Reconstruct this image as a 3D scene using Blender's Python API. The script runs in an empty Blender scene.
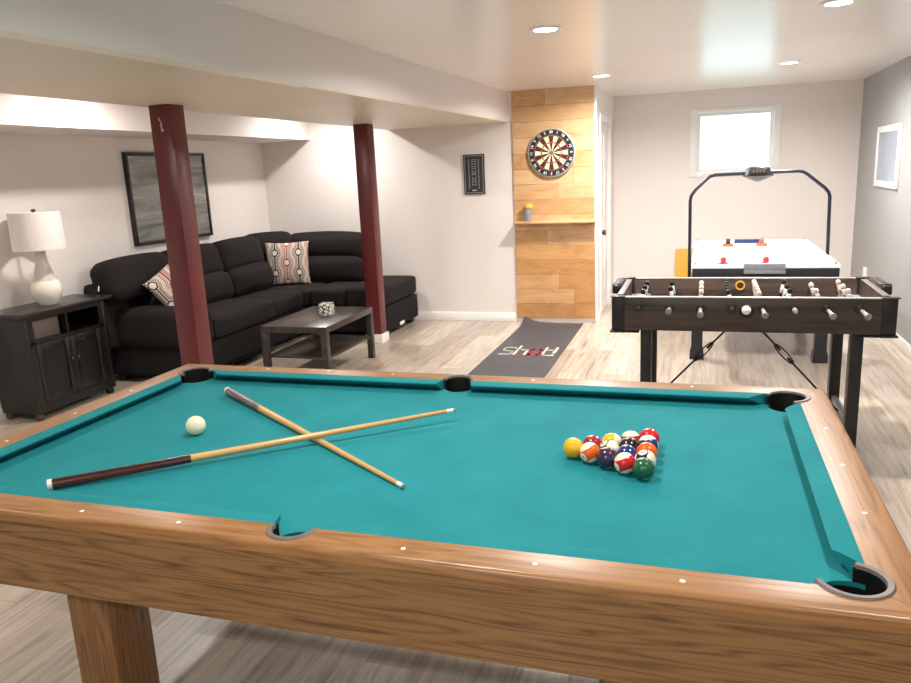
import bpy, bmesh, math, random
from mathutils import Vector, Matrix
random.seed(7)
PI = math.pi
scene = bpy.context.scene
COL = scene.collection

# ------------------------------------------------------------------ helpers
def lin(c):
    out = []
    for v in c:
        v = v / 255.0
        out.append(v / 12.92 if v <= 0.04045 else ((v + 0.055) / 1.055) ** 2.4)
    return tuple(out) + (1.0,)

class N:
    """tiny node-tree builder"""
    def __init__(self, name):
        self.m = bpy.data.materials.new(name)
        self.m.use_nodes = True
        self.t = self.m.node_tree
        self.b = self.t.nodes['Principled BSDF']
    def node(self, kind, **kw):
        n = self.t.nodes.new(kind)
        for k, v in kw.items():
            if k.startswith('i_'):
                n.inputs[k[2:].replace('_', ' ')].default_value = v
            else:
                setattr(n, k, v)
        return n
    def link(self, a, b): self.t.links.new(a, b)
    def coord(self, scale=(1, 1, 1), rot=(0, 0, 0), kind='Object'):
        tc = self.node('ShaderNodeTexCoord')
        mp = self.node('ShaderNodeMapping')
        mp.inputs['Scale'].default_value = scale
        mp.inputs['Rotation'].default_value = rot
        self.link(tc.outputs[kind], mp.inputs['Vector'])
        return mp.outputs['Vector']
    def noise(self, vec, scale, detail=4, rough=.5, dist=0):
        n = self.node('ShaderNodeTexNoise')
        n.inputs['Scale'].default_value = scale
        n.inputs['Detail'].default_value = detail
        n.inputs['Roughness'].default_value = rough
        n.inputs['Distortion'].default_value = dist
        self.link(vec, n.inputs['Vector'])
        return n.outputs['Fac']
    def ramp(self, fac, stops):
        r = self.node('ShaderNodeValToRGB')
        e = r.color_ramp.elements
        while len(e) < len(stops): e.new(0.5)
        for el, (p, c) in zip(e, stops):
            el.position = p; el.color = c
        self.link(fac, r.inputs['Fac'])
        return r.outputs['Color']
    def mix(self, fac, a, b, mode='MIX'):
        n = self.node('ShaderNodeMix', data_type='RGBA', blend_type=mode)
        for sock, v in ((n.inputs[0], fac), (n.inputs[6], a), (n.inputs[7], b)):
            if hasattr(v, 'links'): self.link(v, sock)
            else: sock.default_value = v
        return n.outputs[2]
    def bump(self, fac, strength=.2, dist=.01):
        b = self.node('ShaderNodeBump')
        b.inputs['Strength'].default_value = strength
        b.inputs['Distance'].default_value = dist
        self.link(fac, b.inputs['Height'])
        self.link(b.outputs['Normal'], self.b.inputs['Normal'])
    def base(self, c):
        if hasattr(c, 'links'): self.link(c, self.b.inputs['Base Color'])
        else: self.b.inputs['Base Color'].default_value = c
    def set(self, rough=.5, metal=0, spec=None, coat=None):
        self.b.inputs['Roughness'].default_value = rough
        self.b.inputs['Metallic'].default_value = metal
        if spec is not None: self.b.inputs['Specular IOR Level'].default_value = spec
        if coat is not None: self.b.inputs['Coat Weight'].default_value = coat
        return self.m

def plain(name, c, rough=.5, metal=0, spec=None, var=.06, scale=30, bump=0):
    n = N(name)
    v = n.coord()
    f = n.noise(v, scale, 3)
    c = lin(c)
    lo = tuple(x * (1 - var) for x in c[:3]) + (1,)
    hi = tuple(min(1, x * (1 + var)) for x in c[:3]) + (1,)
    n.base(n.ramp(f, [(.3, lo), (.7, hi)]))
    if bump: n.bump(f, bump, .004)
    return n.set(rough, metal, spec)

def wood(name, axis, dark, mid, light, rough=.35, ring=9.0, stretch=.1, coat=None, fine=1.0, ns=5):
    n = N(name)
    sc = [1, 1, 1]; sc[axis] = stretch
    v = n.coord(tuple(sc))
    warp = n.noise(v, ns, 3, .55)
    w = n.node('ShaderNodeMath', operation='MULTIPLY'); n.link(warp, w.inputs[0]); w.inputs[1].default_value = ring
    s = n.node('ShaderNodeMath', operation='FRACT'); n.link(w.outputs[0], s.inputs[0])
    pp = n.node('ShaderNodeMath', operation='PINGPONG'); n.link(w.outputs[0], pp.inputs[0]); pp.inputs[1].default_value = .5
    sc2 = [90 * fine] * 3; sc2[axis] = 2.2
    v2 = n.coord(tuple(sc2))
    f2 = n.noise(v2, 1, 3, .6)
    add = n.node('ShaderNodeMath', operation='MULTIPLY_ADD')
    n.link(f2, add.inputs[0]); add.inputs[1].default_value = .9; n.link(pp.outputs[0], add.inputs[2])
    col = n.ramp(add.outputs[0], [(.32, lin(dark)), (.55, lin(mid)), (.85, lin(light))])
    n.base(col)
    n.bump(f2, .06, .002)
    return n.set(rough, coat=coat)

class MB:
    """collects shapes, then links them as ONE mesh object"""
    def __init__(self): self.bm = bmesh.new(); self.attr = None
    def _fin(self, verts, mi, smooth):
        fs = set()
        for v in verts: fs.update(v.link_faces)
        for f in fs: f.material_index = mi; f.smooth = smooth
        return self
    def box(self, x0, x1, y0, y1, z0, z1, bev=0, mi=0, seg=2, M=None, smooth=None):
        r = bmesh.ops.create_cube(self.bm, size=1)
        vs = r['verts']
        for v in vs:
            v.co = Vector(((x0 + x1) / 2 + v.co.x * (x1 - x0), (y0 + y1) / 2 + v.co.y * (y1 - y0), (z0 + z1) / 2 + v.co.z * (z1 - z0)))
        if bev:
            es = list({e for v in vs for e in v.link_edges})
            rr = bmesh.ops.bevel(self.bm, geom=es, offset=bev, segments=seg, affect='EDGES', profile=.5, clamp_overlap=True)
            vs = list({v for f in rr['faces'] for v in f.verts} | {v for v in vs if v.is_valid})
        if M:
            for v in vs: v.co = M @ v.co
        return self._fin(vs, mi, False)
    def prism(self, pts, z0, z1, mi=0, M=None, smooth=False):
        """pts: 2D polygon (x,y) ccw; extruded in z"""
        lo = [self.bm.verts.new((x, y, z0)) for x, y in pts]
        hi = [self.bm.verts.new((x, y, z1)) for x, y in pts]
        n = len(pts)
        self.bm.faces.new(lo[::-1]); self.bm.faces.new(hi)
        for i in range(n):
            self.bm.faces.new((lo[i], lo[(i + 1) % n], hi[(i + 1) % n], hi[i]))
        if M:
            for v in lo + hi: v.co = M @ v.co
        return self._fin(lo + hi, mi, smooth)
    def loft(self, rings, mi=0, smooth=False, cap=True):
        """rings: list of lists of 3D points (same count)"""
        rv = [[self.bm.verts.new(p) for p in r] for r in rings]
        n = len(rv[0])
        for a, b in zip(rv[:-1], rv[1:]):
            for i in range(n):
                self.bm.faces.new((a[i], a[(i + 1) % n], b[(i + 1) % n], b[i]))
        if cap:
            self.bm.faces.new(rv[0][::-1]); self.bm.faces.new(rv[-1])
        return self._fin([v for r in rv for v in r], mi, smooth)
    def tube(self, path, r, seg=10, mi=0, smooth=True, radii=None):
        path = [Vector(p) for p in path]
        rings = []
        t0 = (path[1] - path[0]).normalized()
        up = Vector((0, 0, 1)) if abs(t0.z) < .9 else Vector((1, 0, 0))
        a = t0.cross(up).normalized(); b = a.cross(t0).normalized()
        for i, p in enumerate(path):
            if i == 0: t = t0
            elif i == len(path) - 1: t = (path[-1] - path[-2]).normalized()
            else: t = ((path[i] - path[i - 1]).normalized() + (path[i + 1] - path[i]).normalized()).normalized()
            a = (a - t * a.dot(t)).normalized(); b = t.cross(a).normalized()
            rr = radii[i] if radii else r
            rings.append([p + (a * math.cos(2 * PI * k / seg) + b * math.sin(2 * PI * k / seg)) * rr for k in range(seg)])
        self.loft(rings, mi, smooth)
        return self
    def lathe(self, prof, c=(0, 0, 0), seg=32, mi=0, smooth=True, M=None, cap=True):
        """prof: list of (r, z)"""
        c = Vector(c)
        rings = []
        for r, z in prof:
            rings.append([Vector((r * math.cos(2 * PI * k / seg), r * math.sin(2 * PI * k / seg), z)) for k in range(seg)])
        if M: rings = [[M @ p for p in q] for q in rings]
        rings = [[p + c for p in q] for q in rings]
        return self.loft(rings, mi, smooth, cap)
    def puff(self, cx, cy, cz, hx, hy, hz, r=.05, bulge=0, n=10, mi=0, M=None, bz=None):
        """rounded, slightly inflated block"""
        bz = bulge if bz is None else bz
        tmp = {}
        vs = []
        def vert(i, j, k):
            key = (i, j, k)
            if key not in tmp:
                u, v, w = (2 * i / n - 1, 2 * j / n - 1, 2 * k / n - 1)
                p = Vector((u * hx, v * hy, w * hz))
                q = Vector((max(-hx + r, min(hx - r, p.x)), max(-hy + r, min(hy - r, p.y)), max(-hz + r, min(hz - r, p.z))))
                d = p - q
                if d.length > 1e-9: p = q + d.normalized() * r
                if abs(u) == 1: pass
                p.x += u * bulge * (1 - v * v) * (1 - w * w)
                p.y += v * bulge * (1 - u * u) * (1 - w * w)
                p.z += w * bz * (1 - u * u) * (1 - v * v)
                if M: p = M @ p
                tmp[key] = self.bm.verts.new(p + Vector((cx, cy, cz))); vs.append(tmp[key])
            return tmp[key]
        for i in range(n):
            for j in range(n):
                for (f, flip) in ((0, True), (n, False)):
                    for q in (((i, j, f), (i + 1, j, f), (i + 1, j + 1, f), (i, j + 1, f)),):
                        a = [vert(*x) for x in q]; self.bm.faces.new(a[::-1] if flip else a)
                    q = ((i, f, j), (i, f, j + 1), (i + 1, f, j + 1), (i + 1, f, j))
                    a = [vert(*x) for x in q]; self.bm.faces.new(a[::-1] if flip else a)
                    q = ((f, i, j), (f, i + 1, j), (f, i + 1, j + 1), (f, i, j + 1))
                    a = [vert(*x) for x in q]; self.bm.faces.new(a[::-1] if flip else a)
        return self._fin(vs, mi, True)
    def add_mesh(self, me, M, mi=0):
        n0 = len(self.bm.verts)
        t = bmesh.new(); t.from_mesh(me); t.transform(M)
        for f in t.faces: f.material_index = mi
        mm = bpy.data.meshes.new('t'); t.to_mesh(mm); t.free()
        self.bm.from_mesh(mm); bpy.data.meshes.remove(mm)
        return self
    def build(self, name, mats, parent=None, sharp=True):
        me = bpy.data.meshes.new(name)
        if parent is not None:
            self.bm.transform(Matrix.Translation(-ORG[parent.name]))
        bmesh.ops.recalc_face_normals(self.bm, faces=self.bm.faces[:])
        self.bm.to_mesh(me); self.bm.free()
        for m in (mats if isinstance(mats, (list, tuple)) else [mats]): me.materials.append(m)
        if sharp: me.set_sharp_from_angle(angle=math.radians(40))
        o = bpy.data.objects.new(name, me); COL.objects.link(o)
        ORG[o.name] = ORG[parent.name].copy() if parent is not None else Vector((0, 0, 0))
        if parent is not None: o.parent = parent
        return o
ORG = {}

def tag(o, label, cat, group=None):
    o['label'] = label; o['category'] = cat
    if group: o['group'] = group
    return o
def thing(name, label, cat, loc, group=None):
    o = bpy.data.objects.new(name, None); COL.objects.link(o)
    o.location = loc; o.empty_display_size = .1
    ORG[o.name] = Vector(loc)
    return tag(o, label, cat, group)
def solo(mb, name, mats, label, cat, loc, group=None):
    """a thing that is one mesh, with its origin at its base"""
    mb.bm.transform(Matrix.Translation(-Vector(loc)))
    o = mb.build(name, mats); o.location = loc; ORG[o.name] = Vector(loc)
    return tag(o, label, cat, group)
def struct(mb, name, mats):
    o = mb.build(name, mats); o['kind'] = 'structure'; return o

def boolean(o, cutters):
    for c in cutters:
        m = o.modifiers.new('b', 'BOOLEAN'); m.object = c; m.operation = 'DIFFERENCE'; m.solver = 'EXACT'
    bpy.context.view_layer.update()
    dg = bpy.context.evaluated_depsgraph_get()
    me = bpy.data.meshes.new_from_object(o.evaluated_get(dg))
    o.modifiers.clear(); old = o.data; o.data = me; bpy.data.meshes.remove(old)
    me.set_sharp_from_angle(angle=math.radians(40))

def text_mesh(s, size=1, extrude=0.0, bold=0.0):
    cu = bpy.data.curves.new('t', 'FONT'); cu.body = s; cu.size = size; cu.extrude = extrude; cu.offset = bold
    cu.align_x = 'CENTER'; cu.align_y = 'CENTER'
    o = bpy.data.objects.new('t', cu); COL.objects.link(o)
    bpy.context.view_layer.update()
    dg = bpy.context.evaluated_depsgraph_get()
    me = bpy.data.meshes.new_from_object(o.evaluated_get(dg))
    bpy.data.objects.remove(o); bpy.data.curves.remove(cu)
    return me

# ------------------------------------------------------------------ materials
M = {}
def wall_mat(name, c, rough=.6, warp=.02):
    n = N(name); v = n.coord()
    f = n.noise(v, 1.3, 3); f2 = n.noise(v, 160, 2)
    c = lin(c)
    n.base(n.ramp(f, [(.3, tuple(x * (1 - warp) for x in c[:3]) + (1,)), (.7, c)]))
    n.bump(f2, .05, .002)
    return n.set(rough)
M['wall'] = wall_mat('white wall paint', (234, 227, 222))
M['wall_grey'] = wall_mat('grey wall paint', (158, 158, 157), .5)
M['beam'] = wall_mat('white drywall', (228, 222, 219))
M['beam_under'] = wall_mat('cream painted board', (226, 214, 196), .4, .06)
M['trim'] = plain('white trim paint', (240, 238, 236), .35, var=.02)
n = N('glossy white ceiling paint'); v = n.coord()
f = n.noise(v, .8, 3)
n.base(n.ramp(f, [(.3, lin((238, 233, 229))), (.7, lin((244, 239, 235)))]))
f2 = n.noise(n.coord((1, .25, 1)), 7, 3)
n.bump(f2, .05, .01)
M['ceiling'] = n.set(.24, spec=.5)

# floor planks running along y
n = N('grey oak plank floor')
tc = n.node('ShaderNodeTexCoord')
sep = n.node('ShaderNodeSeparateXYZ'); n.link(tc.outputs['Object'], sep.inputs[0])
com = n.node('ShaderNodeCombineXYZ'); n.link(sep.outputs['Y'], com.inputs['X']); n.link(sep.outputs['X'], com.inputs['Y'])
br = n.node('ShaderNodeTexBrick', offset=.37, offset_frequency=2)
n.link(com.outputs[0], br.inputs['Vector'])
for k, val in (('Scale', 1), ('Brick Width', 1.22), ('Row Height', .165), ('Mortar Size', .0016), ('Mortar Smooth', .3), ('Bias', 0)):
    br.inputs[k].default_value = val
br.inputs['Color1'].default_value = (0, 0, 0, 1); br.inputs['Color2'].default_value = (1, 1, 1, 1); br.inputs['Mortar'].default_value = (.5, .5, .5, 1)
plank = n.ramp(br.outputs['Color'], [(0, lin((168, 153, 140))), (.35, lin((188, 173, 157))), (.7, lin((206, 193, 178))), (1, lin((178, 165, 154)))])
st = n.noise(n.coord((14, .9, 1)), 2.2, 5, .62, .6)
streak = n.ramp(st, [(.30, (.42, .40, .39, 1)), (.46, (.80, .79, .78, 1)), (.7, (1.12, 1.11, 1.09, 1))])
fine = n.noise(n.coord((120, 3, 1)), 1, 3, .6)
fr = n.ramp(fine, [(.3, (.86, .85, .84, 1)), (.65, (1.03, 1.03, 1.03, 1))])
c = n.mix(.85, plank, streak, 'MULTIPLY'); c = n.mix(1, c, fr, 'MULTIPLY')
sm = n.node('ShaderNodeMath', operation='MULTIPLY'); n.link(br.outputs['Fac'], sm.inputs[0]); sm.inputs[1].default_value = .5
c = n.mix(sm.outputs[0], c, lin((120, 106, 94)))
n.base(c); n.bump(fine, .05, .002)
M['floor'] = n.set(.33)

M['oak_x'] = wood('oak veneer grain along x', 0, (84, 56, 31), (122, 85, 47), (142, 103, 61), .3, 24, .07, ns=8)
M['oak_y'] = wood('oak veneer grain along y', 1, (84, 56, 31), (122, 85, 47), (142, 103, 61), .3, 24, .07, ns=8)
M['oak_z'] = wood('oak veneer upright grain', 2, (82, 52, 29), (120, 80, 46), (138, 96, 58), .35, 18, .07, ns=8)
M['railx'] = wood('oak rail grain along x', 0, (122, 80, 42), (146, 101, 58), (160, 114, 70), .33, 16, .06, ns=8)
M['raily'] = wood('oak rail grain along y', 1, (122, 80, 42), (146, 101, 58), (160, 114, 70), .33, 16, .06, ns=8)

n = N('teal wool cloth'); v = n.coord()
f = n.noise(v, 6, 4); f2 = n.noise(v, 420, 2)
n.base(n.ramp(f, [(.3, lin((22, 122, 129))), (.7, lin((29, 131, 137)))]))
n.bump(f2, .15, .001)
M['cloth'] = n.set(.85, spec=.2)
M['lip'] = plain('brown grey plastic lip', (112, 100, 94), .45)
M['black'] = plain('black rubber', (16, 15, 15), .5)
M['sight'] = plain('pearl white inlay', (245, 242, 235), .3, var=.02)
M['cue_wood'] = wood('maple cue wood', 0, (176, 122, 66), (200, 148, 88), (212, 166, 106), .25, 5, .05)
M['cue_dark'] = wood('dark stained butt', 0, (38, 18, 14), (62, 30, 24), (84, 46, 36), .2, 6, .06)
M['cue_grey'] = wood('grey brown wrapped butt', 0, (70, 58, 58), (104, 88, 86), (140, 122, 116), .35, 8, .3)
M['white_plastic'] = plain('white plastic', (236, 234, 228), .3, var=.02)
M['tip'] = plain('leather tip', (120, 150, 150), .8)

def ball_mat(name, c, stripe):
    n = N(name)
    tc = n.node('ShaderNodeTexCoord')
    sep = n.node('ShaderNodeSeparateXYZ'); n.link(tc.outputs['Object'], sep.inputs[0])
    R = .02858
    cream = lin((238, 228, 202)); col = lin(c)
    base = n.mix(0.0, col, col)
    if stripe:
        ab = n.node('ShaderNodeMath', operation='ABSOLUTE'); n.link(sep.outputs['Z'], ab.inputs[0])
        lt = n.node('ShaderNodeMath', operation='LESS_THAN'); n.link(ab.outputs[0], lt.inputs[0]); lt.inputs[1].default_value = .52 * R
        base = n.mix(lt.outputs[0], cream, col)
    ax = n.node('ShaderNodeMath', operation='ABSOLUTE'); n.link(sep.outputs['X'], ax.inputs[0])
    gt = n.node('ShaderNodeMath', operation='GREATER_THAN'); n.link(ax.outputs[0], gt.inputs[0]); gt.inputs[1].default_value = .905 * R
    base = n.mix(gt.outputs[0], base, cream)
    n.base(base)
    return n.set(.15, spec=.7)
M['ink'] = plain('black ink', (18, 16, 16), .3)
M['cue_ball'] = plain('ivory resin', (240, 228, 196), .12, var=.02)

def fabric(name, c, var=.12, scale=260, rough=.95):
    n = N(name); v = n.coord()
    f = n.noise(v, scale, 2); g = n.noise(v, 3, 3)
    cc = lin(c)
    n.base(n.mix(.5, n.ramp(f, [(.3, tuple(x * (1 - var) for x in cc[:3]) + (1,)), (.7, tuple(x * (1 + var) for x in cc[:3]) + (1,))]),
                 n.ramp(g, [(.3, tuple(x * .9 for x in cc[:3]) + (1,)), (.7, tuple(x * 1.1 for x in cc[:3]) + (1,))])))
    n.bump(f, .25, .002)
    return n.set(rough, spec=.25)
M['sofa'] = fabric('charcoal brown upholstery', (35, 30, 30), .25)
M['sofa_base'] = fabric('dark upholstery', (28, 25, 25), .2)
M['darkwood'] = wood('black brown veneer', 1, (30, 25, 23), (46, 39, 36), (62, 53, 49), .3, 4, .1)
M['espresso'] = wood('espresso stained wood', 2, (10, 9, 8), (18, 16, 14), (27, 23, 20), .35, 4, .1)
M['espresso_top'] = wood('espresso table top', 1, (24, 20, 19), (36, 30, 29), (48, 41, 40), .28, 4, .1)
M['maroon'] = plain('maroon gloss paint', (98, 34, 38), .3, var=.12, scale=9, bump=.08)
M['maroon_dark'] = plain('bare primer chip', (200, 190, 184), .5)
M['steel'] = plain('polished steel', (190, 190, 192), .25, 1, var=.03)
M['silver'] = plain('silver trim', (178, 174, 170), .35, .3, var=.03)
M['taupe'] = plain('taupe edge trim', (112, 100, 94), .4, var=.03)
M['chrome'] = plain('satin chrome', (200, 198, 194), .3, .6, var=.03)
M['fb_wood'] = wood('charcoal brown cabinet', 0, (44, 36, 32), (60, 50, 45), (74, 63, 57), .45, 4, .12)
M['fb_in'] = wood('brown inner wall', 0, (62, 48, 42), (82, 64, 56), (98, 78, 68), .4, 4, .12)
M['fb_black'] = plain('black plastic', (26, 25, 25), .4)
M['fb_field'] = plain('green playfield', (52, 66, 56), .4)
M['man_white'] = plain('cream player plastic', (222, 208, 200), .35)
M['man_black'] = plain('black player plastic', (30, 30, 34), .3)
M['man_mid'] = plain('white strip plastic', (225, 225, 225), .3)
M['yellow'] = plain('yellow plastic', (226, 172, 60), .45)
M['amber'] = plain('yellow painted board', (224, 170, 62), .5, var=.05, scale=4)
M['ah_white'] = plain('white laminate', (240, 236, 236), .2, var=.01)
M['ah_black'] = plain('black cabinet laminate', (34, 35, 40), .4)
M['ah_blue'] = plain('navy painted tube', (36, 38, 58), .35)
M['ah_grey'] = plain('grey moulded plastic', (130, 132, 142), .4)
M['ah_navy'] = plain('navy goal slot', (30, 48, 92), .4)
M['red'] = plain('red plastic', (222, 52, 62), .35)
M['orange'] = plain('orange red plastic', (238, 84, 58), .35)
M['cream'] = plain('cream ceramic', (236, 228, 216), .15, var=.02)
M['neck'] = plain('grey lamp neck', (206, 196, 190), .2, var=.03)  # lamp neck, greyer than the base
M['brass'] = plain('dark brass', (90, 76, 60), .35, .8)
M['brown'] = plain('brown wood foot', (84, 58, 42), .5)
n = N('linen lamp shade'); v = n.coord((260, 260, 30)); f = n.noise(v, 1, 2)
n.base(n.ramp(f, [(.3, lin((226, 218, 212))), (.7, lin((240, 233, 228)))])); M['shade'] = n.set(.9)
# pine: colour of each board comes from the board itself
n = N('knotty pine boards')
at = n.node('ShaderNodeVertexColor', layer_name='board')
v = n.coord((.35, 1, 1)); nz = n.noise(v, 9, 4, .6, 1.2)
grain = n.ramp(nz, [(.3, (.80, .74, .66, 1)), (.55, (1, 1, 1, 1)), (.8, (1.05, 1.04, 1.02, 1))])
fi = n.noise(n.coord((5, 1, 160)), 1, 2); fg = n.ramp(fi, [(.3, (.9, .88, .85, 1)), (.6, (1, 1, 1, 1))])
kn = n.node('ShaderNodeTexVoronoi', voronoi_dimensions='3D'); n.link(n.coord((3.4, 1, 5.0)), kn.inputs['Vector']); kn.inputs['Scale'].default_value = 1.0
kc = n.ramp(kn.outputs['Distance'], [(.03, lin((150, 100, 60))), (.07, (1, 1, 1, 1))])
c = n.mix(1, at.outputs['Color'], grain, 'MULTIPLY'); c = n.mix(1, c, fg, 'MULTIPLY'); c = n.mix(.75, c, kc, 'MULTIPLY')
n.base(c); M['pine'] = n.set(.45)
M['pine_shelf'] = wood('pine shelf', 0, (190, 142, 90), (210, 166, 114), (220, 182, 134), .45, 4, .1)
n = N('vertex painted print'); at = n.node('ShaderNodeVertexColor', layer_name='board'); n.base(at.outputs['Color']); M['vcol'] = n.set(.85)
M['vcol_gloss'] = M['vcol']
n = N('grey abstract brushwork')
v = n.coord((1, .35, 3.2)); f = n.noise(v, 2.6, 6, .62, .8)
a = n.ramp(f, [(.28, lin((66, 68, 68))), (.45, lin((120, 120, 117))), (.58, lin((150, 149, 144))), (.68, lin((186, 182, 176))), (.8, lin((110, 108, 106)))])
n.base(a); M['art'] = n.set(.35)
M['print'] = plain('blue grey reflection tone under glass', (150, 160, 178), .08, var=.1, scale=2)  # blue-grey reflection in the framed panel, painted as its colour
M['mat'] = plain('charcoal rubber mat', (66, 68, 74), .5, var=.12, scale=5, bump=.1)
M['mat_white'] = plain('white mat print', (206, 200, 184), .6)
M['mat_red'] = plain('red mat print', (150, 52, 62), .6)
M['db_black'] = plain('black sisal', (32, 28, 30), .8)
M['db_cream'] = plain('cream sisal', (232, 212, 172), .8)
M['db_dark'] = plain('dark brown sisal', (66, 26, 24), .8)
M['db_red'] = plain('red sisal', (170, 40, 44), .8)
M['db_green'] = plain('green sisal', (60, 96, 72), .8)
M['slate'] = plain('slate sign board', (44, 46, 50), .5)
M['sign_ink'] = plain('grey sign print', (150, 150, 148), .6)
M['sign_white'] = plain('white sign print', (225, 225, 222), .6)
n = N('clear window glass'); n.t.nodes.remove(n.b)
tr = n.node('ShaderNodeBsdfTransparent'); gl = n.node('ShaderNodeBsdfGlossy'); gl.inputs['Roughness'].default_value = .03
mx = n.node('ShaderNodeMixShader'); mx.inputs[0].default_value = .06
n.link(tr.outputs[0], mx.inputs[1]); n.link(gl.outputs[0], mx.inputs[2]); n.link(mx.outputs[0], n.t.nodes['Material Output'].inputs['Surface'])
M['glass'] = n.m
n = N('smoky clear plastic'); n.base(lin((170, 172, 180))); n.b.inputs['Transmission Weight'].default_value = .5; M['clear'] = n.set(.15)
n = N('lit lamp lens'); n.b.inputs['Emission Color'].default_value = (1, .96, .9, 1); n.b.inputs['Emission Strength'].default_value = 30
n.base((1, 1, 1, 1)); M['lens'] = n.set(.5)
n = N('black and white chequered card')
vo = n.node('ShaderNodeTexVoronoi', feature='DISTANCE_TO_EDGE'); n.link(n.coord((36, 36, 36)), vo.inputs['Vector']); vo.inputs['Scale'].default_value = 1
n.base(n.ramp(vo.outputs['Distance'], [(.09, lin((34, 30, 30))), (.13, lin((232, 226, 216)))])); M['die'] = n.set(.5)

# ------------------------------------------------------------------ room
CZ = 2.30; XL, XR = -3.80, 2.415; YF, YM, YB = -4.6, 5.60, 7.10; XS = -.12
T = .15
struct(MB().box(XL - T, XR + T, YF - T, YB + T, -.12, 0), 'floor', M['floor'])
struct(MB().box(XL - T, XR + T, YF - T, YB + T, CZ, CZ + .12), 'ceiling', M['ceiling'])
struct(MB().box(XL - T, XL, YF, YM, 0, CZ), 'wall_left', M['wall'])
struct(MB().box(XR, XR + T, YF, YB, 0, CZ), 'wall_right', M['wall_grey'])
PX0, PX1, PZ = -1.2, .2, 2.05
struct(MB().box(XL - T, PX0, YF - T, YF, 0, CZ).box(PX1, XR + T, YF - T, YF, 0, CZ).box(PX0, PX1, YF - T, YF, PZ, CZ), 'wall_front', M['wall'])
struct(MB().box(XL - T, XS - T, YM, YM + T, 0, CZ), 'wall_middle', M['wall'])
DY0, DY1, DZ = 5.86, 6.62, 1.99
struct(MB().box(XS - T, XS, YM, DY0, 0, CZ).box(XS - T, XS, DY1, YB, 0, CZ).box(XS - T, XS, DY0, DY1, DZ, CZ), 'wall_side', M['wall'])
WX0, WX1, WZ0, WZ1 = .785, 1.575, 1.425, 2.065
struct(MB().box(XS - T, WX0, YB, YB + T, 0, CZ).box(WX1, XR + T, YB, YB + T, 0, CZ).box(WX0, WX1, YB, YB + T, 0, WZ0).box(WX0, WX1, YB, YB + T, WZ1, CZ), 'wall_back', M['wall'])
# window
w = MB()
for a in ((WX0, WX0 + .035, WZ0, WZ1), (WX1 - .035, WX1, WZ0, WZ1), (WX0 + .035, WX1 - .035, WZ0, WZ0 + .035), (WX0 + .035, WX1 - .035, WZ1 - .035, WZ1)):
    w.box(a[0], a[1], YB + .07, YB + .11, a[2], a[3])
win = w.build('window_1', M['trim']); win['kind'] = 'structure'
MB().box(WX0 + .036, WX1 - .036, YB + .088, YB + .094, WZ0 + .036, WZ1 - .036).build('pane', M['glass'], win)
w = MB(); tw = .075
w.box(WX0 - tw, WX0, YB - .02, YB, WZ0 - .05, WZ1 + .04, .004); w.box(WX1, WX1 + tw, YB - .02, YB, WZ0 - .05, WZ1 + .04, .004)
w.box(WX0, WX1, YB - .02, YB, WZ1, WZ1 + .04, .004); w.box(WX0, WX1, YB - .02, YB, WZ0 - .05, WZ0, .004)
w.build('casing', M['trim'], win)
pd = MB(); pm = (PX0 + PX1) / 2  # glass patio door added out of view, behind the camera, for daylight
for a in ((PX0, PX0 + .06, 0, PZ), (PX1 - .06, PX1, 0, PZ), (pm - .04, pm + .04, .06, PZ - .06), (PX0 + .06, PX1 - .06, 0, .06), (PX0 + .06, PX1 - .06, PZ - .06, PZ)):
    pd.box(a[0], a[1], YF - .10, YF - .05, a[2], a[3])
pdo = pd.build('added_window', M['trim']); pdo['kind'] = 'structure'
for a, b_ in ((PX0 + .061, pm - .041), (pm + .041, PX1 - .061)):
    MB().box(a, b_, YF - .08, YF - .073, .061, PZ - .061).build('pane', M['glass'], pdo)
# door in the side wall
d = MB(); d.box(XS - .06, XS - .02, DY0 + .002, DY1 - .002, .008, DZ - .004)
for z0, z1 in ((.16, .88), (1.02, 1.86)):
    for y0, y1 in ((DY0 + .1, DY0 + .34), (DY1 - .34, DY1 - .1)):
        d.box(XS - .022, XS - .014, y0, y1, z0, z1, .006)
door = d.build('door_1', M['trim']); door['kind'] = 'structure'
k = MB(); k.lathe([(.028, 0), (.028, .006), (.011, .008), (.011, .03), (.024, .036), (.03, .05), (.024, .064), (.004, .068)], M=Matrix.Rotation(PI / 2, 4, 'Y'), c=(XS - .02, DY0 + .07, .88), seg=20)
kn_ = k.build('door_knob', M['brass'], door); kn_['label'] = 'dark round door knob'
c_ = MB()
c_.box(XS, XS + .014, DY0 - .06, DY0, 0, DZ + .06, .003).box(XS, XS + .014, DY1, DY1 + .06, 0, DZ + .06, .003).box(XS, XS + .014, DY0, DY1, DZ, DZ + .06, .003)
struct(c_, 'trim_1', M['trim'])
# baseboards
BH = .09
struct(MB().box(XL, -.96, YM - .014, YM, 0, BH, .004), 'baseboard_middle', M['trim'])
struct(MB().box(XL, XL + .014, YF, YM - .014, 0, BH, .004), 'baseboard_left', M['trim'])
struct(MB().box(XR - .014, XR, YF, YB, 0, .10, .004), 'baseboard_right', M['trim'])
struct(MB().box(XS, XR - .014, YB - .014, YB, 0, BH, .004), 'baseboard_back', M['trim'])
struct(MB().box(XS, XS + .014, YM, DY0 - .06, 0, BH, .004).box(XS, XS + .014, DY1 + .06, YB - .014, 0, BH, .004), 'baseboard_side', M['trim'])
# white strip at the free edge of the middle wall, beside the pine boards
struct(MB().box(-.144, XS + .004, YM - .022, YM, 0, CZ, .003), 'trim_2', M['trim'])
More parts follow.
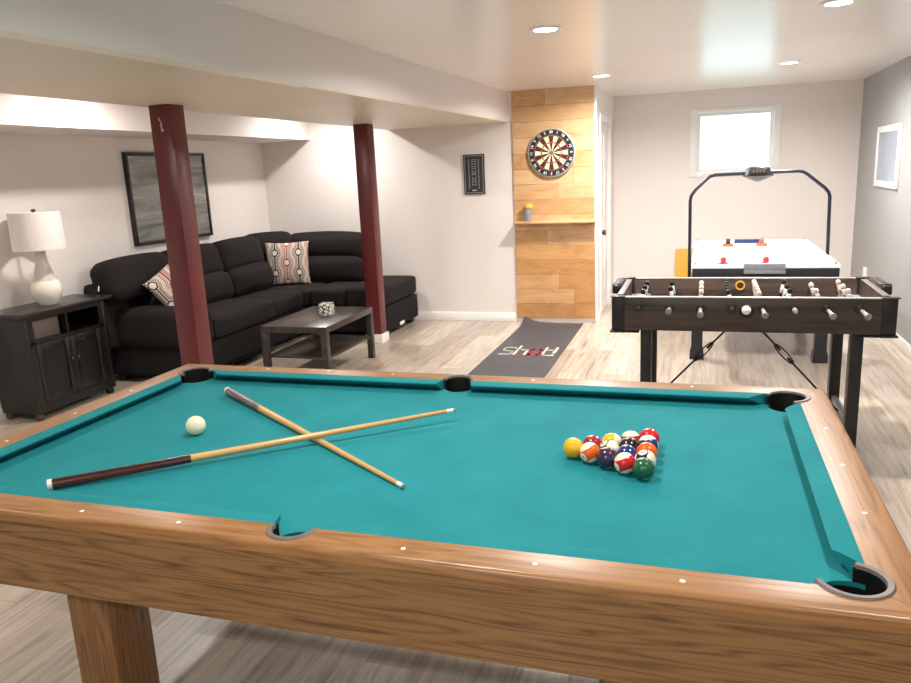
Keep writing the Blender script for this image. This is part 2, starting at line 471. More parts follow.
# dropped beam, its cream underside board, and the soffit along the left wall
BZ = 2.015
bp = [(-2.28, YF), (-1.205, YF), (-.992, YM), (-2.28, YM)]
b = MB(); b.prism(bp, BZ + .012, CZ)
struct(b, 'ceiling_beam', M['beam'])
b = MB(); b.prism(bp, BZ, BZ + .012); b.prism([(-1.30, YF), (-1.206, YF), (-1.077, 1.6), (-1.19, 1.6)], BZ - .007, BZ)
struct(b, 'ceiling_beam_underside', M['beam_under'])
struct(MB().box(XL, -3.2, YF, YM, 1.965, CZ), 'ceiling_soffit', M['wall'])

# ------------------------------------------------------------------ posts
def post(y, x, lab, plinth, ch=False):
    t = thing('support_post', lab, 'post', (x, y, 0), 'maroon basement posts')
    h = .07
    MB().box(x - h, x + h, y - h, y + h, plinth, BZ - .0005, .006).build('column', M['maroon'], t)
    if ch:
        cpts = [(-.012, .075), (.0, .06), (.006, .048), (-.004, .04), (.004, .022), (.0, .012), (.010, .0), (.018, .012), (.008, .03), (.012, .05), (.002, .066), (-.006, .085)]
        q = MB(); q.prism([(x - .0 + a, b_ + 1.86) for a, b_ in cpts[::-1]], 0, .0012, M=Matrix(((1, 0, 0, 0), (0, 0, -1, y - h), (0, 1, 0, 0), (0, 0, 0, 1))))
        p = q.build('paint_chip', M['maroon_dark'], t); p['label'] = 'chipped white patch in the paint'
    if plinth:
        p = MB().box(x - .085, x + .085, y - .085, y + .085, 0, plinth, .006).build('plinth', M['trim'], t); p['label'] = 'pale plinth block'
    return t
post(1.90, -2.14, 'maroon square support post nearest the pool table with chipped paint at the top', 0, True)
post(4.53, -2.078, 'maroon square support post behind the coffee table, on a pale plinth', .085)

# ------------------------------------------------------------------ pool table
Z = .80; BEDZ = .765; NX, NY = 1.1175, .559; CX, CY = 1.1675, .609; OX, OY = 1.262, .695
pt = thing('pool_table', 'oak pool table with teal cloth filling the foreground', 'pool table', (0, 0, 0))
cor = [(sx * 1.136, sy * .578) for sx in (-1, 1) for sy in (-1, 1)]
sid = [(0, .618), (0, -.618)]
RC, RS = .058, .049
def cutter(c, r, z0, z1):
    m = MB(); m.lathe([(r, z0), (r, z1)], c=(c[0], c[1], 0), seg=40, smooth=False)
    return m.build('cut', M['black'])
cuts = [cutter(c, RC, .6, .9) for c in cor] + [cutter(c, RS, .6, .9) for c in sid]
cuts2 = [cutter(c, RC + .009, .6, .9) for c in cor] + [cutter(c, RS + .007, .6, .9) for c in sid]
bed = MB().box(-CX, CX, -CY, CY, .755, BEDZ).build('bed', M['cloth'], pt)
boolean(bed, cuts)
def railprof(o, i, flip=1):
    """profile across the rail: from cloth line i to the outer edge o (rounded), as (dist, z)"""
    pts = [(i, .776), (i, Z)]
    r = .011
    for k in range(7):
        a = PI / 2 * (1 - k / 6)
        pts.append((o - r + r * math.cos(a), Z - r + r * math.sin(a)))
    pts.append((o, .776))
    return pts
rails = []
for s in (-1, 1):
    pr = railprof(OY, CY)
    g = .0008
    rings = [[Vector((sx * (OX - (OY - d)) - sx * g, s * d, z)) for d, z in pr] for sx in (-1, 1)]
    m = MB(); m.loft(rings, 0, False); o = m.build('rail', M['railx'], pt); rails.append(o)
    pr = railprof(OX, CX)
    rings = [[Vector((s * d, sy * (OY - (OX - d)) - sy * g, z)) for d, z in pr] for sy in (-1, 1)]
    m = MB(); m.loft(rings, 0, False); o = m.build('rail', M['raily'], pt); rails.append(o)
for o in rails: boolean(o, cuts2)
# cushions
NT = .797
def cush(a_w, a_n, b_w, b_n, at, mirror):
    """prism with wood-line ends a_w..b_w and nose ends a_n..b_n; at(u, d, z) maps to world; d: 0 = wood line, 1 = nose"""
    prof = [(0, Z), (.35, Z + .0005), (.85, Z - .001), (1, Z - .004), (.99, Z - .008), (.30, BEDZ + .0004), (0, BEDZ + .0004)]
    rings = []
    for w_, n_ in ((a_w, a_n), (b_w, b_n)):
        rings.append([at(w_ + (n_ - w_) * d, d, z) for d, z in prof])
    m = MB(); m.loft(rings, 0, False)
    return m.build('cushion', M['cloth'], pt)
ce_w, ce_n = .039, .100      # distance of cushion ends from the nose corner
for s in (-1, 1):
    f_ = lambda u, d, z, s=s: Vector((u, s * (CY - .05 * d), z))
    cush(-NX + ce_w, -NX + ce_n, -.053, -.066, f_, 0)
    cush(.053, .066, NX - ce_w, NX - ce_n, f_, 0)
    f_ = lambda u, d, z, s=s: Vector((s * (CX - .05 * d), u, z))
    cush(-NY + ce_w, -NY + ce_n, NY - ce_w, NY - ce_n, f_, 0)
# pockets
def pocket(c, r, out, half):
    a0 = math.atan2(out[1], out[0])
    ang = [a0 - half + 2 * half * k / 28 for k in range(29)]
    def P(rr, a, z): return Vector((c[0] + rr * math.cos(a), c[1] + rr * math.sin(a), z))
    m = MB()
    aw = [a0 - (half + (.25 if r < .055 else .06)) + 2 * (half + (.25 if r < .055 else .06)) * k / 28 for k in range(29)]
    m.loft([[P(r + .0005, a, Z - .003), P(r + .0005, a, .66), P(r + .004, a, .66), P(r + .004, a, Z - .003)] for a in aw])
    full = [2 * PI * k / 40 for k in range(41)]
    m.loft([[P(r, a, .754), P(r, a, .66), P(r + .004, a, .66), P(r + .004, a, .754)] for a in full])
    m.lathe([(r + .004, .652), (r + .004, .66)], c=(c[0], c[1], 0), seg=40)
    o = m.build('pocket', M['black'], pt)
    m = MB()
    m.loft([[P(r - .004, a, Z - .004), P(r - .002, a, Z + .003), P(r + .008, a, Z + .004), P(r + .0115, a, Z + .0005), P(r + .0115, a, Z - .004)] for a in ang], smooth=False)
    l = m.build('pocket_lip', M['lip'], o); l['label'] = 'brown grey pocket lip'
for c in cor: pocket(c, RC, (math.copysign(1, c[0]), math.copysign(1, c[1])), math.radians(122))
for c in sid: pocket(c, RS, (0, math.copysign(1, c[1])), math.radians(95))
for o in cuts + cuts2: bpy.data.objects.remove(o)
# sights
for s in (-1, 1):
    for k in (-3, -2, -1, 1, 2, 3):
        MB().lathe([(.0055, 0), (.0055, .0008), (.004, .0014)], c=(k * .2794, s * .652, Z - .0002), seg=12).build('sight', M['sight'], pt)
    for k in (-1, 0, 1):
        MB().lathe([(.0055, 0), (.0055, .0008), (.004, .0014)], c=(s * 1.208, k * .2794, Z - .0002), seg=12).build('sight', M['sight'], pt)
# aprons
AZ0 = .576; TP = .024          # the aprons lean inwards towards the bottom
for s in (-1, 1):
    def ring(e): return [Vector((e * (OX - .001), s * (OY - .001), .7755)), Vector((e * (OX - .001 - TP), s * (OY - .001 - TP), AZ0)),
                         Vector((e * (OX - .001 - TP), s * (OY - .009 - TP), AZ0)), Vector((e * (OX - .001), s * (OY - .009), .7755))]
    MB().loft([ring(-1), ring(1)]).build('apron', M['oak_x'], pt)
    def ring(e): return [Vector((s * (OX - .001), e * (OY - .0095), .7755)), Vector((s * (OX - .001 - TP), e * (OY - .0095 - TP), AZ0)),
                         Vector((s * (OX - .011 - TP), e * (OY - .0095 - TP), AZ0)), Vector((s * (OX - .011), e * (OY - .0095), .7755))]
    MB().loft([ring(-1), ring(1)]).build('apron', M['oak_y'], pt)
MB().box(-OX + .05, OX - .05, -OY + .05, OY - .05, .60, .65).build('underframe', M['black'], pt)
for sx in (-1, 1):
    for sy in (-1, 1):
        m = MB(); cx, cy = sx * .735, sy * .445
        m.box(cx - .07, cx + .07, cy - .075, cy + .075, 0, .5995, .004)
        l = m.build('leg', M['oak_z'], pt)
        q = MB(); pts = [(0, 0), (.05, 0)]
        pts = [(0, -.1), (0, 0), (.075, 0), (.07, -.006), (.05, -.012), (.03, -.03), (.02, -.055), (.018, -.1)]
        xx = cx + .07
        q.prism([(xx + a, b_ + AZ0 + .045) for a, b_ in pts[::-1]], 0, .09, M=Matrix(((1, 0, 0, 0), (0, 0, -1, cy + .045), (0, 1, 0, 0), (0, 0, 0, 1))))
        g = q.build('bracket', M['espresso'], l); g['label'] = 'dark curved bracket'

# ------------------------------------------------------------------ balls
R = .02858
BC = {1: (240, 178, 18), 2: (38, 44, 110), 3: (206, 28, 44), 4: (58, 36, 66), 5: (238, 96, 26), 6: (28, 92, 58), 7: (150, 30, 42), 8: (24, 22, 26)}
rack = {(0, 0): (1, 'solid yellow ball at the point of the rack, leftmost in the triangle'),
        (1, 0): (7, 'solid maroon ball right behind the yellow ball on the far side of the rack'),
        (1, 1): (13, 'orange striped ball beside the yellow ball on the near edge of the rack'),
        (2, 0): (9, 'yellow striped ball with a cream cap on the far edge of the rack'),
        (2, 1): (14, 'green striped ball with its cream side up in the middle of the rack'),
        (2, 2): (4, 'solid dark purple ball on the near edge between orange and red striped balls'),
        (3, 0): (15, 'maroon striped ball with its cream cap up, far edge next to the last red ball'),
        (3, 1): (8, 'solid black ball in the fourth row behind the blue ball'),
        (3, 2): (2, 'solid dark blue ball just behind the red striped ball'),
        (3, 3): (11, 'red striped ball with a cream top on the near edge next to the green ball'),
        (4, 0): (3, 'solid red ball at the far back corner of the rack'),
        (4, 1): (10, 'blue striped ball in the back row between the red and the solid orange ball'),
        (4, 2): (5, 'solid orange ball in the middle of the back row'),
        (4, 3): (12, 'purple striped ball right behind the green ball in the back row'),
        (4, 4): (6, 'solid dark green ball at the near back corner of the rack')}
# direction of the number disc, and of the stripe's axis
ORI = {13: ((-.55, -.72, -.25), (-.62, .1, .9)), 11: ((-.75, -.6, -.22), (-.25, .3, 1)), 9: ((.3, -.3, -.9), (-1, .2, .35)), 14: ((.6, .2, -.8), (-.2, -.45, 1)),
       15: ((-.2, .9, -.2), (0, -.2, 1)), 10: ((.9, .1, .1), (-.55, .1, .35)), 12: ((-.25, -.25, 1), (.9, -.35, .2))}
def ball_mesh(num):
    mb = MB()
    bmesh.ops.create_uvsphere(mb.bm, u_segments=40, v_segments=24, radius=R)
    for f in mb.bm.faces: f.smooth = True
    if num:
        me = text_mesh(str(num), .013, bold=.0002)
        for sx in (-1, 1):
            t = bmesh.new(); t.from_mesh(me)
            for v in t.verts:
                p = Vector((sx * R, sx * v.co.x, v.co.y)); v.co = p.normalized() * (R + .00015)
            for f in t.faces: f.material_index = 1
            mm = bpy.data.meshes.new('t'); t.to_mesh(mm); t.free(); mb.bm.from_mesh(mm)
    return mb
for (row, k), (num, lab) in rack.items():
    x = .530 + row * 2 * R * math.sin(PI / 3) * 1.006
    y = .010 + (row / 2 - k) * 2 * R * 1.006
    mat = ball_mat('resin ball %d' % num, BC[num if num < 9 else num - 8], num > 8)
    mb = ball_mesh(num)
    xd, zd = ORI.get(num, ((.3, -.35, -.9), (.7, .3, .1)))
    xd = Vector(xd).normalized(); zd = Vector(zd); zd = (zd - xd * zd.dot(xd)).normalized(); yd = zd.cross(xd)
    o = mb.build('pool_ball', [mat, M['ink']], sharp=False)
    o.matrix_world = Matrix.Translation((x, y, BEDZ + R)) @ Matrix((xd, yd, zd)).transposed().to_4x4()
    tag(o, lab, 'pool ball', 'racked pool balls')
mb = MB(); bmesh.ops.create_uvsphere(mb.bm, u_segments=40, v_segments=24, radius=.0315)
for f in mb.bm.faces: f.smooth = True
o = mb.build('cue_ball', M['cue_ball'], sharp=False); o.location = (-.692, -.027, BEDZ + .0315)
tag(o, 'plain cream cue ball lying alone on the left of the table', 'cue ball')

# ------------------------------------------------------------------ cues
def cue(p0, p1, lab, dark, long_butt, r0=.0148, r1=.0062):
    p0, p1 = Vector(p0), Vector(p1); L = (p1 - p0).length; d = (p1 - p0) / L
    t = thing('pool_cue', lab, 'cue', p0, 'crossed pool cues')
    def seg(a, b, name, mat, lab2=None, n=2):
        m = MB()
        us = [a + (b - a) * i / n for i in range(n + 1)]
        rad = lambda u: r0 + (r1 - r0) * min(1, max(0, u / L)) ** .9
        m.tube([(u, 0, 0) for u in us], 0, 16, radii=[rad(u) for u in us])
        m.bm.transform(Matrix.Translation(p0))
        o = m.build(name, mat, t)
        if lab2: o['label'] = lab2
    seg(0, .012, 'bumper', M['white_plastic'], 'white butt cap')
    seg(.012, .012 + long_butt, 'butt', dark, 'dark stained butt', 6)
    seg(.012 + long_butt, L - .03, 'shaft', M['cue_wood'], 'pale maple shaft', 8)
    seg(L - .03, L - .007, 'ferrule', M['white_plastic'], 'white ferrule')
    seg(L - .007, L, 'tip', M['tip'])
    t.rotation_euler = d.to_track_quat('X', 'Z').to_euler()
CUE = CUEPTS = None
c2a, c2b = Vector((-.862, .398, BEDZ + .0152)), Vector((.139, -.294, BEDZ + .0066))
c1a, c1b = Vector((-.822, -.501, BEDZ + .0152)), Vector((.105, .25, .8045))
cue(c2a, c2b, 'pool cue with grey-brown butt at the far corner, lying underneath the other cue', M['cue_grey'], .30)
cue(c1a, c1b, 'pool cue with dark brown butt near the front rail, resting across the other cue', M['cue_dark'], .36)

# ------------------------------------------------------------------ sofa
sf = thing('sectional_sofa', 'dark charcoal L-shaped sectional sofa in the corner behind the maroon posts', 'sofa', (-3.3, 4.2, 0))
SX0, SX1 = -3.77, -2.87; SY0, SY1 = 2.86, 5.56; FY = 4.65; EX = -2.03
m = MB()
m.puff((SX0 + SX1) / 2, (SY0 + 4.0) / 2, .18, (SX1 - SX0) / 2 - .01, (4.0 - SY0) / 2, .13, .03)
m.puff((SX0 + SX1) / 2 - .01, (4.0 + SY1) / 2, .18, (SX1 - SX0) / 2 - .02, (SY1 - 4.0) / 2, .13, .03)
m.puff((SX1 + EX) / 2 - .01, (FY + SY1) / 2, .18, (EX - SX1) / 2 + .01, (SY1 - FY) / 2 - .01, .13, .03)
m.build('base', M['sofa_base'], sf)
def cushion(name, x0, x1, y0, y1, z0, z1, r=.05, b=.012, Mx=None):
    mb = MB(); mb.puff((x0 + x1) / 2, (y0 + y1) / 2, (z0 + z1) / 2, (x1 - x0) / 2, (y1 - y0) / 2, (z1 - z0) / 2, r, b, 10, M=Mx)
    return mb.build(name, M['sofa'], sf)
cushion('seat_cushion', -3.45, SX1, 3.12, 4.07, .305, .50, .05)
cushion('seat_cushion', -3.45, SX1 - .03, 4.075, 4.66, .305, .48, .05, .008)
cushion('seat_cushion', -3.45, SX1 + .01, FY + .01, 5.25, .305, .48, .05, .006)
cushion('seat_cushion', SX1 + .015, -2.46, FY, 5.25, .305, .485, .05, .008)
cushion('chaise_cushion', -2.455, EX, FY, 5.55, .305, .505, .045, .008)
cushion('arm', SX0 + .02, SX1 + .01, SY0 - .03, 3.115, .3, .605, .06, .006)
# backs
cushion('back_frame', SX0, -3.58, 2.70, SY1, .28, .84, .06, .004)
cushion('back_frame', -3.6, -2.50, 5.40, SY1, .28, .84, .05, .004)
def tilt(axis, a): return Matrix.Rotation(math.radians(a), 4, axis)
for y0, y1 in ((2.72, 3.42), (3.425, 4.14), (4.145, 4.86)):
    cushion('lumbar_cushion', -3.64, -3.32, max(y0, 3.125), y1, .46, .74, .09, .02, tilt('Y', -8))
    cushion('back_cushion', -3.70, -3.42, y0, y1, .68, 1.0, .085, .015, tilt('Y', -14))
cushion('lumbar_cushion', -3.62, -3.28, 4.87, 5.35, .46, .74, .09, .015, tilt('Z', -30) @ tilt('Y', -6))
cushion('back_cushion', -3.74, -3.42, 4.86, 5.45, .68, 1.0, .11, .02, tilt('Z', -38) @ tilt('Y', -10))
for x0, x1 in ((-3.4, -2.50),):
    cushion('lumbar_cushion', x0, x1, 5.12, 5.42, .46, .735, .09, .02, tilt('X', -8))
    cushion('back_cushion', x0 - .05, x1, 5.22, 5.50, .68, .975, .11, .025, tilt('X', -10))
for x, y in ((-3.68, 2.95), (-2.95, 2.95), (-2.95, 4.0), (-3.68, 5.45), (-2.11, 5.46), (-2.11, 4.72), (-2.95, 4.75)):
    MB().box(x - .035, x + .035, y - .035, y + .035, 0, .07, .006).build('foot', M['black'], sf)
MB().box(EX + .003, EX + .007, 4.98, 5.10, .065, .10, .001).build('care_tag', M['white_plastic'], sf)['label'] = 'small white tag near the floor'

# throw pillows with a woven chain of hexagons
def pillow_col(u, v):
    P_, Q_ = .122, .21
    cidx = math.floor(u / P_ + .5)
    x = abs(u - cidx * P_)
    vv = v + (Q_ / 2 if cidx % 2 else 0)
    y = abs(vv - Q_ * math.floor(vv / Q_ + .5))
    hexd = max(x, .5 * x + .866 * y) if False else max(y * .95, .87 * x + .5 * y)
    beige, black, redc, white = (206, 190, 176), (44, 34, 34), (150, 42, 48), (226, 214, 204)
    line = redc if cidx % 2 == 0 else black
    if hexd < .025: return white
    if hexd < .036: return line
    if x < .006: return line
    d = min(hexd - .036, x - .006)
    for lo in (.010, .0225):
        if lo < d < lo + .0055: return (92, 76, 74) if lo > .015 else line
    return beige
def pillow(loc, rot, half, lab):
    mb = MB(); n_ = 90
    cl = mb.bm.loops.layers.float_color.new('board')
    def pt_(u, v, side):
        e = ((1 - u * u) * (1 - v * v))
        pin = 1 - .06 * (1 - v * v) * abs(u) ** 3; pin2 = 1 - .06 * (1 - u * u) * abs(v) ** 3
        return Vector((u * half * pin, side * (.004 + .075 * e ** .45), v * half * pin2))
    for side in (-1, 1):
        k = n_ if side == -1 else 20
        g = [[mb.bm.verts.new(pt_(2 * i / k - 1, 2 * j / k - 1, side)) for j in range(k + 1)] for i in range(k + 1)]
        for i in range(k):
            for j in range(k):
                f = mb.bm.faces.new((g[i][j], g[i + 1][j], g[i + 1][j + 1], g[i][j + 1]))
                f.smooth = True
                u, v = ((i + .5) / k * 2 - 1) * half, ((j + .5) / k * 2 - 1) * half
                c_ = lin(pillow_col(u + .0, v))
                for l in f.loops: l[cl] = c_
    # close the rim
    k = 40
    rim = [(-1 + 2 * i / k, -1) for i in range(k)] + [(1, -1 + 2 * i / k) for i in range(k)] + [(1 - 2 * i / k, 1) for i in range(k)] + [(-1, 1 - 2 * i / k) for i in range(k)]
    a = [mb.bm.verts.new(pt_(u, v, -1)) for u, v in rim]; b_ = [mb.bm.verts.new(pt_(u, v, 1)) for u, v in rim]
    for i in range(len(rim)):
        f = mb.bm.faces.new((a[i], a[(i + 1) % len(rim)], b_[(i + 1) % len(rim)], b_[i]))
        for l in f.loops: l[cl] = lin((206, 190, 176))
    o = mb.build('throw_pillow', M['vcol'], sharp=False)
    o.location = loc; o.rotation_euler = rot
    tag(o, lab, 'throw pillow', 'patterned throw pillows')
pillow((-3.245, 4.98, .705), (math.radians(-13), 0, math.radians(22)), .225, 'beige pillow with red and black hexagons upright in the sofa corner')
pillow((-3.22, 3.10, .755), (math.radians(-16), math.radians(-33), math.radians(62)), .16, 'beige hexagon pillow tilted on edge, half hidden behind the near maroon post')

# ------------------------------------------------------------------ coffee table + cube
X0, X1, Y0, Y1 = -2.42, -1.845, 3.06, 3.94
ct = thing('coffee_table', 'low black-brown coffee table with a lower shelf in front of the sofa', 'coffee table', ((X0 + X1) / 2, (Y0 + Y1) / 2, 0))
MB().box(X0, X1, Y0, Y1, .40, .45, .003).build('top', M['darkwood'], ct)
for x in (X0, X1 - .05):
    for y in (Y0, Y1 - .05):
        MB().box(x, x + .05, y, y + .05, 0, .3995, .002).build('leg', M['darkwood'], ct)
MB().box(X0 + .012, X1 - .012, Y0 + .051, Y1 - .051, .185, .203, .002).build('shelf', M['darkwood'], ct)
m = MB().box(-.05, .05, -.05, .05, 0, .10, .005); m.bm.transform(Matrix.Rotation(.12, 4, 'Z')); m.bm.transform(Matrix.Translation((-2.08, 3.55, .45)))
solo(m, 'patterned_cube', M['die'], 'small black and white patterned cube standing on the coffee table', 'ornament', (-2.08, 3.55, .45))

# ------------------------------------------------------------------ end table with lamp
ex0, ex1, ey0, ey1 = -3.79, -3.46, 1.86, 2.60; EZ = .765
et = thing('end_table', 'espresso end table with two doors and an open cubby under the white lamp', 'end table', ((ex0 + ex1) / 2, (ey0 + ey1) / 2, 0))
m = MB()
m.box(ex0, ex1, ey0, ey0 + .03, .05, EZ - .028, .002).box(ex0, ex1, ey1 - .03, ey1, .05, EZ - .028, .002)
m.box(ex0, ex0 + .012, ey0 + .03, ey1 - .03, .05, EZ - .028)
m.box(ex0 + .012, ex1, ey0 + .03, ey1 - .03, .09, .115).box(ex0 + .012, ex1, ey0 + .03, ey1 - .03, .535, .556)
m.box(ex1 - .02, ex1, ey0 + .03, ey1 - .03, .70, EZ - .028)
m.box(ex1 - .02, ex1, ey0 + .03, ey1 - .03, .05, .09)
m.box(ex1 - .02, ex1, ey0 + .03, ey0 + .07, .115, .70).box(ex1 - .02, ex1, ey1 - .07, ey1 - .03, .115, .70)
m.box(ex0 + .012, ex1 - .005, (ey0 + ey1) / 2 - .01, (ey0 + ey1) / 2 + .01, .556, .735)
m.build('body', M['espresso'], et)
MB().box(ex0 - .005, ex1 + .045, ey0 - .055, ey1 + .055, EZ - .028, EZ, .006).build('top', M['espresso_top'], et)
ym = (ey0 + ey1) / 2
for s, (a, b_) in ((1, (ey0 + .072, ym - .0015)), (-1, (ym + .0015, ey1 - .072))):
    m = MB()
    fx0, fx1 = ex1 - .018, ex1 + .004
    m.box(fx0, fx1, a, a + .05, .118, .532, .002).box(fx0, fx1, b_ - .05, b_, .118, .532, .002)
    m.box(fx0, fx1, a + .05, b_ - .05, .118, .168, .002).box(fx0, fx1, a + .05, b_ - .05, .482, .532, .002)
    m.box(fx0, fx1 - .012, a + .05, b_ - .05, .168, .482)
    dr = m.build('door', M['espresso'], et)
    yk = b_ - .025 if s == 1 else a + .025
    MB().lathe([(.005, 0), (.005, .01), (.013, .014), (.013, .022), (.004, .026)], M=Matrix.Rotation(PI / 2, 4, 'Y'), c=(fx1, yk, .37), seg=16).build('knob', M['brass'], dr)
for x in (ex0 + .035, ex1 - .035):
    for y in (ey0 + .035, ey1 - .035):
        MB().lathe([(.02, 0), (.03, .015), (.03, .035), (.022, .05)], c=(x, y, 0), seg=16).build('foot', M['brown'] if y < 2 else M['espresso'], et)
lx, ly = -3.585, 2.21
lp = thing('table_lamp', 'white table lamp with a round ceramic base on the end table', 'lamp', (lx, ly, EZ))
MB().lathe([(.055, 0), (.062, .006), (.066, .014), (.092, .05), (.106, .10), (.1, .145), (.083, .175)], c=(lx, ly, EZ), seg=36).build('base', M['cream'], lp)
MB().lathe([(.083, .175), (.066, .215), (.052, .26), (.04, .31), (.032, .40)], c=(lx, ly, EZ), seg=36).build('neck', M['neck'], lp)['label'] = 'grey tapering neck'
MB().lathe([(.008, .335), (.008, .655), (.016, .658), (.016, .67), (.004, .675)], c=(lx, ly, EZ), seg=12).build('stem', M['brass'], lp)
m = MB()
m.loft([[Vector((lx + r * math.cos(2 * PI * k / 48), ly + r * math.sin(2 * PI * k / 48), EZ + z)) for k in range(48)] for r, z in
        ((.172, .395), (.170, .394), (.166, .652), (.163, .655), (.162, .652), (.164, .398), (.164, .397))][1:] , smooth=True, cap=False)
for k in range(3):
    a = 2 * PI * k / 3
    m.tube([(lx + .006 * math.cos(a), ly + .006 * math.sin(a), EZ + .645), (lx + .163 * math.cos(a), ly + .163 * math.sin(a), EZ + .645)], .002, 6)
m.build('lamp_shade', M['shade'], lp)
MB().tube([(-3.60, 2.74, .842), (-3.585, 2.705, .815), (-3.585, 2.694, .78)], .005, 6).build('seam_tag', M['white_plastic'], sf)['label'] = 'white tag on the end of the back'

solo(MB().box(ex0 + .06, ex1 - .05, ey0 + .045, ym - .03, .5565, .688, .004), 'lit_cubby_block', M['taupe'], 'taupe block standing for the lit inside of the left end table cubby', 'box', ((ex0 + ex1) / 2, ey0 + .18, .5565))  # added block, its paler colour stands for light inside the cubby

# ------------------------------------------------------------------ pictures
def picture(name, side, y0, y1, z0, z1, fw, th, fm, am, lab, cat, fw_lab=None):
    s = 1 if side == 'L' else -1
    xw = XL if side == 'L' else XR
    t = thing(name, lab, cat, (xw, (y0 + y1) / 2, z0))
    def bx(m, a0, a1, *r): lo, hi = sorted((xw + s * a0, xw + s * a1)); return m.box(lo, hi, *r)
    m = MB()
    bx(m, 0, th, y0, y0 + fw, z0, z1, .002); bx(m, 0, th, y1 - fw, y1, z0, z1, .002)
    bx(m, 0, th, y0 + fw, y1 - fw, z0, z0 + fw, .002); bx(m, 0, th, y0 + fw, y1 - fw, z1 - fw, z1, .002)
    m.build('frame', fm, t)
    m = MB(); bx(m, 0, th * .7, y0 + fw, y1 - fw, z0 + fw, z1 - fw)
    return m.build('artwork', am, t)
picture('framed_painting', 'L', 3.40, 4.49, 1.055, 1.845, .03, .035, M['fb_black'], M['art'], 'black framed grey abstract painting above the sofa', 'painting')
picture('framed_reflection_panel', 'R', 5.27, 6.15, 1.25, 1.785, .055, .022, M['trim'], M['print'], 'white framed panel with a painted blue-grey reflection on the grey wall', 'picture')

# ------------------------------------------------------------------ outlet with white cover, right wall
m = MB().box(XR - .02, XR, 6.25, 6.36, .355, .455, .004)
solo(m, 'wall_outlet', M['trim'], 'white outlet plate low on the grey wall beyond the foosball table', 'outlet', (XR, 6.305, .355))

# ------------------------------------------------------------------ pine panel, shelf, dartboard, sign
mb = MB(); cl = mb.bm.loops.layers.float_color.new('board')
z = .045; rng = random.Random(3)
tones = [(206, 165, 119), (213, 174, 130), (217, 181, 139), (209, 168, 122), (202, 158, 110), (215, 177, 134)]
while z < CZ - .002:
    z1 = min(z + .1505, CZ - .0005)
    split = rng.choice([None, -.35, -.62, -.5, None])
    runs = [(-.947, -.1445)] if split is None else [(-.947, split - .0008), (split + .0008, -.1445)]
    for a, b_ in runs:
        before = set(mb.bm.faces)
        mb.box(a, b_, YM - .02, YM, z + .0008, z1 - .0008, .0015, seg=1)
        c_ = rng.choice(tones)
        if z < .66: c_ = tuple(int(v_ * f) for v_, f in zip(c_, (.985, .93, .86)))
        for f in set(mb.bm.faces) - before:
            for l in f.loops: l[cl] = lin(c_)
    z = z1
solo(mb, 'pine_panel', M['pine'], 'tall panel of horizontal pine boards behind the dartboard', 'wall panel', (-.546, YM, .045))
m = MB().box(-.94, -.135, YM - .125, YM - .0205, 1.018, 1.04, .002)
solo(m, 'wall_shelf', M['pine_shelf'], 'thin pine shelf across the board panel below the dartboard', 'shelf', (-.537, YM - .02, 1.018))
jr = thing('jar', 'small smoky jar with a yellow lid on the pine shelf', 'jar', (-.80, YM - .075, 1.04))
MB().lathe([(.028, 0), (.034, .004), (.036, .09), (.034, .125), (.03, .13)], c=(-.80, YM - .075, 1.04), seg=24).build('container', M['clear'], jr)
MB().lathe([(.041, .13), (.043, .134), (.043, .165), (.039, .17)], c=(-.795, YM - .075, 1.04), seg=24).build('lid', M['yellow'], jr)['label'] = 'yellow lid'

dbc = (-.556, YM - .0205, 1.696)
db = thing('dartboard', 'round dartboard on the pine board panel', 'dartboard', dbc)
RB = .222
T3 = Matrix(((1, 0, 0, dbc[0]), (0, 0, -1, dbc[1]), (0, 1, 0, dbc[2]), (0, 0, 0, 1)))   # local z -> towards the room (-y)
m = MB(); m.lathe([(RB, 0), (RB, .028), (RB - .004, .032), (.17, .032)], seg=60, M=T3)
m.build('backing', M['db_black'], db)
rings_ = [(.0065, .016, 4, 4), (.016, .092, 1, 2), (.092, .102, 3, 4), (.102, .160, 1, 2), (.160, .172, 3, 4)]
m = MB()
def seg_face(r0, r1, a0, a1, mi, z0=.0328):
    st = 4
    ps = [T3 @ Vector((r0 * math.cos(a0 + (a1 - a0) * i / st), r0 * math.sin(a0 + (a1 - a0) * i / st), z0)) for i in range(st + 1)]
    qs = [T3 @ Vector((r1 * math.cos(a0 + (a1 - a0) * i / st), r1 * math.sin(a0 + (a1 - a0) * i / st), z0)) for i in range(st + 1)]
    va = [m.bm.verts.new(p) for p in ps]; vb = [m.bm.verts.new(p) for p in qs]
    for i in range(st):
        f = m.bm.faces.new((va[i], vb[i], vb[i + 1], va[i + 1])); f.material_index = mi
for k in range(20):
    a0 = PI / 2 - PI / 20 + k * PI / 10; a1 = a0 + PI / 10
    for r0, r1, ma, mb_ in rings_:
        seg_face(r0, r1, a0, a1, {1: 1, 2: 2, 3: 3, 4: 4}[(mb_ if k % 2 else ma) if ma != mb_ else 4] if r0 > .007 else 4)
# dark wedges on the 20-side, cream on the others
m.lathe([(.0064, .0329), (.0064, .0334), (.001, .0334)], seg=20, mi=3, M=T3)
fc = m.build('face', [M['db_black'], M['db_dark'], M['db_cream'], M['db_red'], M['db_green']], db)
order = [20, 1, 18, 4, 13, 6, 10, 15, 2, 17, 3, 19, 7, 16, 8, 11, 14, 9, 12, 5]
for k, nn in enumerate(order):
    a = PI / 2 - k * PI / 10
    m = MB(); m.add_mesh(text_mesh(str(nn), .036, .0006, .0008), T3 @ Matrix.Translation((.198 * math.cos(a), .198 * math.sin(a), .0336)) @ Matrix.Rotation(a - PI / 2, 4, 'Z'))
    m.build('number', M['sign_white'], db)['label'] = 'white number %d' % nn

